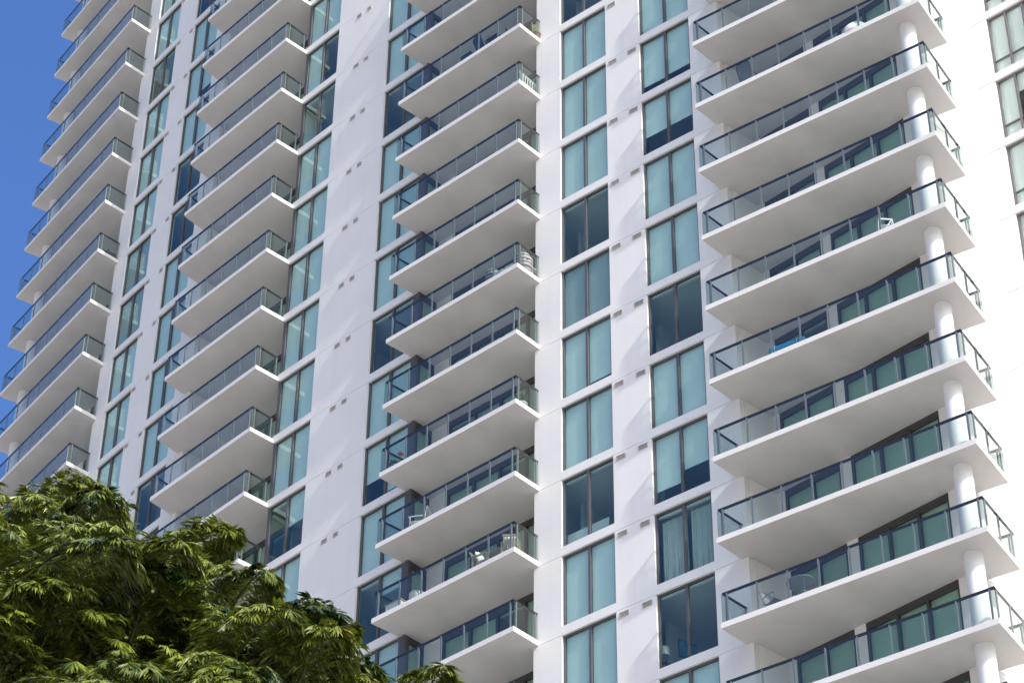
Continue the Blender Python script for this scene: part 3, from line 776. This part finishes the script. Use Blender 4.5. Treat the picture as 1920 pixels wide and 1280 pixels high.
# ---------------------------------------------------------------- clustering fishtail palms in the foreground
def leaf_material(name, dark, light, trans):
    m_ = bpy.data.materials.new(name); m_.use_nodes = True; t = m_.node_tree; b = t.nodes["Principled BSDF"]
    ge = t.nodes.new("ShaderNodeNewGeometry"); cr = t.nodes.new("ShaderNodeValToRGB")
    tc = t.nodes.new("ShaderNodeTexCoord"); n = t.nodes.new("ShaderNodeTexNoise"); n.inputs["Scale"].default_value = 1.1; n.inputs["Detail"].default_value = 2
    t.links.new(tc.outputs["Object"], n.inputs["Vector"])
    ad = t.nodes.new("ShaderNodeMath"); ad.operation = 'MULTIPLY_ADD'; ad.inputs[1].default_value = .5
    t.links.new(ge.outputs["Random Per Island"], ad.inputs[0])
    sc = t.nodes.new("ShaderNodeMath"); sc.operation = 'MULTIPLY_ADD'; sc.inputs[1].default_value = 1.6; sc.inputs[2].default_value = -.52
    t.links.new(n.outputs["Fac"], sc.inputs[0]); t.links.new(sc.outputs[0], ad.inputs[2])
    e = cr.color_ramp.elements
    e[0].position, e[0].color = .24, (*dark, 1); e[1].position, e[1].color = .84, (*light, 1)
    x = e.new(.97); x.color = (.17, .13, .035, 1)
    t.links.new(ad.outputs[0], cr.inputs[0]); t.links.new(cr.outputs[0], b.inputs["Base Color"])
    b.inputs["Roughness"].default_value = .33; b.inputs["Specular IOR Level"].default_value = .55
    o = t.nodes["Material Output"]; tr = t.nodes.new("ShaderNodeBsdfTranslucent"); mx = t.nodes.new("ShaderNodeMixShader"); mx.inputs[0].default_value = trans
    t.links.new(cr.outputs[0], tr.inputs[0]); t.links.new(b.outputs[0], mx.inputs[1]); t.links.new(tr.outputs[0], mx.inputs[2]); t.links.new(mx.outputs[0], o.inputs[0])
    return m_
LEAF = leaf_material("fishtail_leaf", (.009, .032, .004), (.29, .335, .045), .1)
BARK = mat("palm_stem", (.16, .15, .09), .8, var=.35, scale=5, bump=.3, bscale=12)
STALK = mat("frond_stalk", (.10, .12, .035), .6, var=.2, scale=8)
Zv = Vector((0, 0, 1))
def fish_leaflet(mb, p, d, up_, ln, w, rn):
    """wedge that widens to a ragged fish-tail end, folded along its middle"""
    s_ = d.cross(up_)
    if s_.length < 1e-3: return
    s_.normalize(); nrm_ = s_.cross(d).normalized()
    nf = rn.choice((3, 4, 4, 5)); base = p
    edge = []
    for i in range(nf+1):
        t = i/nf*2-1
        edge.append(base+d*ln*(.50+.1*(1-abs(t)))+s_*w*t*.6+nrm_*(.10*w*(1-abs(t))*2)-Zv*ln*.05)
    for i in range(nf):
        t = (i+.5)/nf*2-1
        l_ = ln*(1.0-.22*abs(t)+rn.uniform(-.14, .1)) if nf > 1 else ln
        tip = base+d*l_+s_*w*t*1.0-Zv*ln*(.10+.06*rn.random())+nrm_*.06*w
        mb.add([base, edge[i], tip, edge[i+1]], [(0, 1, 2, 3)])
def frond(lf, st, base, az, el, ln, rn, droop=1.0):
    pts = []; p = Vector(base); e = el; n_ = 16; h = Vector((math.cos(az), math.sin(az), 0))
    tw = rn.uniform(-.25, .25)
    for i in range(n_+1):
        pts.append(p.copy()); d = h*math.cos(e)+Zv*math.sin(e); p = p+d*ln/n_; e -= droop*(.05+.13*i/n_)*.75
        h = (Matrix.Rotation(tw/n_, 3, 'Z') @ h)
    st.tube(pts, [.022*(1-.8*i/n_)+.003 for i in range(n_+1)], 5)
    for i in range(2, n_+1):
        t = i/n_; d = (pts[i]-pts[i-1]).normalized(); side0 = d.cross(Zv).normalized(); upv = side0.cross(d).normalized()
        pl = ln*.40*(math.sin(math.pi*(.18+.78*t)))**.8*rn.uniform(.85, 1.15)
        for s_ in ((-1, 1) if i < n_ else (0,)):
            dr = (side0*s_*.85+d*(.62 if s_ else 1)+upv*rn.uniform(-.05, .28)).normalized()
            q = pts[i].copy(); m_ = 12; qs = [q.copy()]; sag = rn.uniform(.09, .2)
            for j in range(m_):
                q = q+dr*pl/m_; dr = (dr-Zv*sag*.75*(.5+j/m_)).normalized(); qs.append(q.copy())
            st.tube(qs, [.007, .003] if False else [.007*(1-.7*j/m_) for j in range(m_+1)], 3)
            for j in range(1, m_+1):
                dd = (qs[j]-qs[j-1]).normalized(); ss = dd.cross(Zv)
                if ss.length < 1e-3: ss = side0
                ss.normalize(); uu = ss.cross(dd).normalized()
                L_ = (.115+.065*math.sin(math.pi*j/m_))*rn.uniform(.65, 1.35)
                for k_ in ((-1, 1) if j < m_ else (0,)):
                    ld = (ss*k_*.75+dd*(.75 if k_ else 1)+uu*rn.uniform(-.15, .2)-Zv*rn.uniform(.0, 1.3)+ss*rn.uniform(-.35, .35)).normalized()
                    fish_leaflet(lf, qs[j], ld, uu+ss*rn.uniform(-.5, .5), L_, L_*rn.uniform(.24, .42), rn)
def palm(label, top, seed, nf=13, size=1.0, dark=False):
    rn = random.Random(seed)
    x, y, zt = top
    o = empty("fishtail_palm", (x, y, 0)); tag(o, label, "palm tree", "fishtail palms in the foreground clump")
    lean = (rn.uniform(-.25, .25), rn.uniform(-.25, .25))
    tr = MB(); n_ = 14
    tr.tube([(lean[0]*math.sin(3*i/n_), lean[1]*math.sin(3*i/n_), zt*i/n_) for i in range(n_+1)], [.10-.04*i/n_ for i in range(n_+1)], 12)
    tr.build("trunk", BARK, o)
    lf, st = MB(), MB()
    tx, ty = lean[0]*math.sin(3), lean[1]*math.sin(3)
    for i in range(nf):
        t = i/(nf-1)                                   # 0 = lowest, oldest frond
        az = seed*1.3+i*2.4+rn.uniform(-.3, .3)
        frond(lf, st, (tx, ty, zt-1.9*(1-t)**1.1), az, R(5+62*t**1.3+rn.uniform(-8, 8)), size*(1.95-.55*t)*rn.uniform(.85, 1.1), rn, 1.15-.25*t)
    lf.build("crown", LEAF, o); st.build("frond_stalks", STALK, o)
    return o
PALMS = [((-4.9, 20.45, 15.45), "tallest fishtail palm of the clump, its dense crown against the sky at the left edge"),
 ((-4.01, 20.1, 14.6), "fishtail palm just right of the tallest one, its top below the leftmost balconies"),
 ((-3.75, 21.69, 15.95), "fishtail palm whose rounded tuft rises in front of the second window column"),
 ((-2.83, 20.3, 14.2), "fishtail palm with ragged fronds in front of the lowest balcony of the second stack"),
 ((-2.22, 21.38, 14.2), "fishtail palm with one upright bright frond covering the corner window of the second stack"),
 ((-1.9, 20.44, 13.75), "fishtail palm at the right shoulder of the clump against the wide white wall"),
 ((-.98, 21.48, 13.98), "low fishtail palm under the middle balcony stack, with jagged leaf tips"),
 ((-.45, 22.0, 14.2), "rightmost fishtail palm, only its topmost leaf tips showing at the bottom edge"),
 ((-3.88, 18.09, 13.1), "nearer fishtail palm in the shaded lower left of the clump"),
 ((-3.18, 18.22, 12.95), "nearer fishtail palm with yellowish fronds in the lower middle of the clump"),
 ((-2.48, 18.33, 12.75), "nearer fishtail palm with long drooping leaf fringes, right of the yellowish one"),
 ((-1.84, 18.41, 12.4), "nearest low fishtail palm at the bottom edge, right end of the front row"),
 ((-4.6, 18.6, 14.1), "nearer fishtail palm cut by the left edge of the view")]
for i, (tp, lab) in enumerate(PALMS): palm(lab, tp, i+3, 15, .8 if i in (5, 6, 7) else .95)
